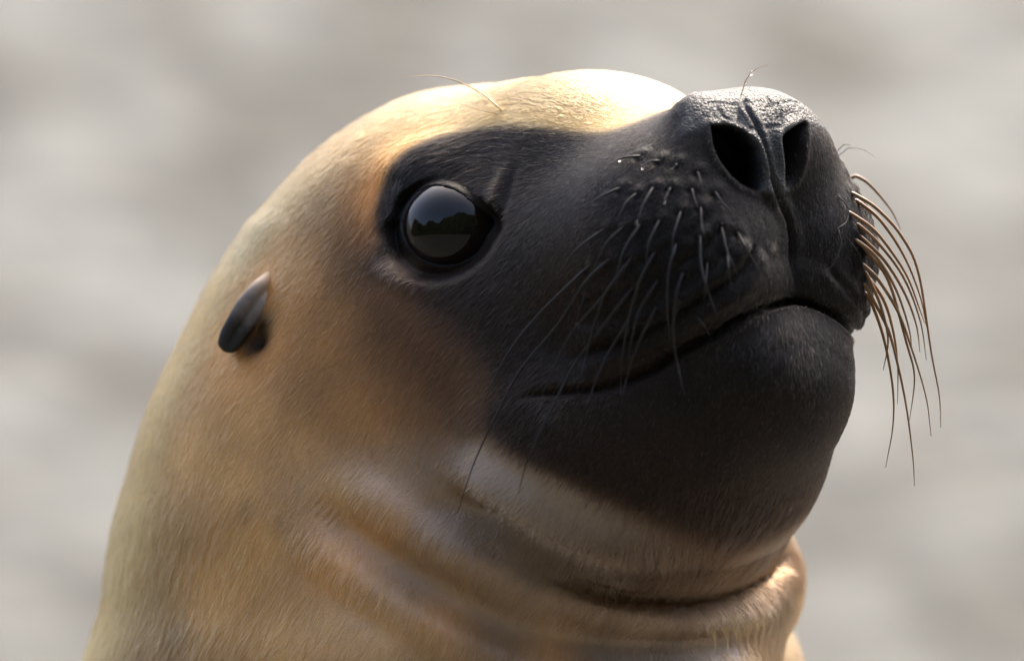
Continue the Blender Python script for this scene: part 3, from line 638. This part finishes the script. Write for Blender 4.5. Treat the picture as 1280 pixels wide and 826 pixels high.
# ------------------------------------------------------------------ fur
LOCKS = []
r_ = np.random.default_rng(11)
for x in np.arange(700, 965, 5.0):
    if r_.random() < 0.45: continue
    y = np.interp(x, [690, 760, 830, 890, 940, 965], [708, 728, 738, 737, 722, 708]) + r_.uniform(-2, 5); l_ = r_.uniform(9, 20)
    LOCKS.append(((x, y), (x + r_.uniform(-5, 5), y + l_), r_.uniform(0.04, 0.16), (0.14, 0.10, 0.07)))
for x in np.arange(880, 955, 5.0):
    if r_.random() < 0.4: continue
    y = np.interp(x, [890, 950], [782, 766]) + r_.uniform(-3, 3); l_ = r_.uniform(14, 36)
    LOCKS.append(((x, y), (x + r_.uniform(-1, 5), y + l_), r_.uniform(0.04, 0.12), (0.42, 0.29, 0.13)))
def make_fur(n_try):
    nl = len(body_me.polygons)
    idx = np.empty(len(body_me.loops), np.int32); body_me.loops.foreach_get('vertex_index', idx); qd = idx.reshape(-1, 4)
    A, B_, C_, D_ = (V1[qd[:, i]] for i in range(4))
    nrm = np.cross(C_ - A, D_ - B_); area = 0.5*np.linalg.norm(nrm, axis=1); nrm /= 2*area[:, None] + 1e-12
    cen = (A + B_ + C_ + D_)/4
    vis = np.where(nrm[:, 1] < 0.25, 1.0, 0.3)*sstep(cen[:, 2], -13.5, -12.0)
    bald = np.maximum.reduce([LEATHER, LID, HOLE])[qd].mean(1)
    face = sstep(to_local(cen)[:, 0], 0, 4)
    wgt = area*vis*(bald < 0.5)*(1 + 0.7*face)*(1 - 0.45*WET[qd[:, 0]])
    cdf = np.cumsum(wgt); f = np.searchsorted(cdf, rng.random(n_try)*cdf[-1]); f = np.minimum(f, nl - 1)
    u, v = rng.random((2, n_try, 1))
    root = (A[f]*(1-u)*(1-v) + B_[f]*u*(1-v) + C_[f]*u*v + D_[f]*(1-u)*v)
    N = NV[qd[f, 0]]; fl = FLOWV[qd[f, 0]]; fl = fl - (fl*N).sum(1)[:, None]*N; fl /= np.linalg.norm(fl, axis=1)[:, None] + 1e-9
    side = np.cross(N, fl); fl = fl + side*rng.normal(0, 0.10, (n_try, 1))
    L = to_local(root)
    throat = sstep(-root[:, 2], 4.0, 6.5)
    length = 0.36 + 0.26*throat - 0.20*sstep(L[:, 0], 2.5, 6.0)*(1 - throat); length *= np.clip(rng.normal(1, 0.22, n_try), 0.5, 1.7)
    length *= 1 - 0.75*(1 - sstep(ESD[qd[f, 0]], 0.1, 0.8))
    lift = (0.075 + 0.045*rng.random(n_try))[:, None]
    # wet hair hangs together in small locks
    cell = 0.10 + 0.10*throat
    key = np.floor(root/cell[:, None] + 0.15*np.sin(root*9.1)).astype(np.int64); key = key[:, 0]*1000003 + key[:, 1]*10007 + key[:, 2]
    _, inv = np.unique(key, return_inverse=True); cnt = np.bincount(inv)
    cen_r = np.stack([np.bincount(inv, root[:, i])/cnt for i in range(3)], 1)[inv]
    tint = np.clip(rng.normal(1, 0.10, cnt.shape[0]), 0.6, 1.5)[inv]
    jit = rng.normal(0, 0.10, (cnt.shape[0], 1))[inv]
    lift = lift + np.abs(rng.normal(0, 0.05, (cnt.shape[0], 1)))[inv]
    fl = fl + side*jit; fl /= np.linalg.norm(fl, axis=1)[:, None]
    k = 5; pts = np.empty((n_try, k, 3), np.float32)
    pull = (0.30 + 0.35*throat)[:, None]
    for i in range(k):
        t = i/(k - 1.0)
        p = root + fl*(length[:, None]*t) + N*(lift*length[:, None]*(t - 0.42*t*t) - 0.008)
        off = cen_r - root; off = off - (off*fl).sum(1)[:, None]*fl
        pts[:, i] = p + off*pull*t*t
    rad = (0.0048*np.clip(rng.normal(1, 0.2, n_try), 0.5, 1.6))[:, None]*np.array([1.0, 1.0, 0.85, 0.6, 0.15])
    col = COL[qd[f, 0]]*(tint*np.clip(rng.normal(1, 0.16, n_try), 0.5, 1.6))[:, None]
    dkm = col.mean(1) < 0.03; col[dkm] *= np.exp(rng.normal(0, 0.5, (dkm.sum(), 1)))
    dk = rng.random(n_try) < 0.025; col[dk] *= 0.25
    lum = col.mean(1); pale = (lum < 0.03) & (rng.random(n_try) < 0.06); col[pale] = np.array([0.085, 0.066, 0.052])*rng.uniform(0.5, 1.5, (pale.sum(), 1))
    for p, r, a, ln in (((965, 410), 1.5, 0.30, 0.5), ((890, 425), 0.8, 0.22, 0.4), ((1005, 460), 0.6, 0.35, 0.4), ((968, 308), 0.22, 0.8, 0.0), ((700, 505), 0.6, 0.4, 0.3), ((760, 495), 0.6, 0.35, 0.2), ((490, 328), 0.4, 0.5, 0.2)):
        h = ray(p)[0]; g = np.exp(-((root - h)**2).sum(1)/r**2); mk = rng.random(n_try) < a*g
        col[mk] = np.array([0.20, 0.145, 0.105])*rng.uniform(0.3, 1.2, (mk.sum(), 1)); pts[:] += (fl*(0.28*ln*g)[:, None])[:, None, :]*(np.arange(k)/(k - 1.0))[None, :, None]
    ex_p, ex_c = [], []                                  # locks of wet hair along the throat fold
    for p0, p1, wd, c in LOCKS:
        h0, m0 = ray(p0); h1, m1 = ray(p1); nn = 46
        sd_ = np.cross(m0, h1 - h0); sd_ /= np.linalg.norm(sd_) + 1e-9
        a_ = rng.uniform(-1, 1, nn)[:, None]; st = h0 + sd_*a_*wd + (h1 - h0)*rng.uniform(-0.25, 0.15, (nn, 1)); en_ = h1 + sd_*a_*wd*rng.uniform(0.0, 0.5) + m1*0.10 + (h1 - h0)*rng.uniform(-0.45, 0.1, (nn, 1))
        for i in range(k):
            t = i/(k - 1.0)
            if i == 0: blk = np.empty((nn, k, 3))
            blk[:, i] = st*(1 - t) + en_*t + m0*(0.07*math.sin(math.pi*min(1, t*1.1)))
        ex_p.append(blk); ex_c.append(np.array(c)*rng.uniform(0.6, 1.3, (nn, 1)))
    pts = np.concatenate([pts] + ex_p); col = np.concatenate([col] + ex_c); rad = np.concatenate([rad, np.tile(0.0075*np.array([1.0, 1.0, 0.9, 0.7, 0.2]), (len(pts) - n_try, 1))]); n_try = len(pts)
    hc = bpy.data.hair_curves.new('fur'); hc.add_curves([k]*n_try)
    hc.attributes['position'].data.foreach_set('vector', (pts*0.01).astype(np.float32).ravel())
    ra = hc.attributes.get('radius') or hc.attributes.new('radius', 'FLOAT', 'POINT'); ra.data.foreach_set('value', (rad*0.01).astype(np.float32).ravel())
    ca = hc.attributes.new('strand_pigment', 'FLOAT_COLOR', 'CURVE'); ca.data.foreach_set('color', np.c_[np.clip(col, 0.002, 0.92), np.ones(n_try)].astype(np.float32).ravel())
    sw_ = np.zeros(n_try, np.float32); sw_[:len(f)] = WET[qd[f, 0]]; wa = hc.attributes.new('strand_wet', 'FLOAT', 'CURVE'); wa.data.foreach_set('value', sw_)
    hc.materials.append(fur_material())
    o = child('fur', hc, body); o['kind'] = 'stuff'
    return o
set_co(body_me, V1); NV = get_no(body_me); set_co(body_me, stretch(V1))
make_fur(330000)
scene.cycles.max_bounces = 8; scene.cycles.transmission_bounces = 6; scene.cycles.diffuse_bounces = 3; scene.cycles.glossy_bounces = 4
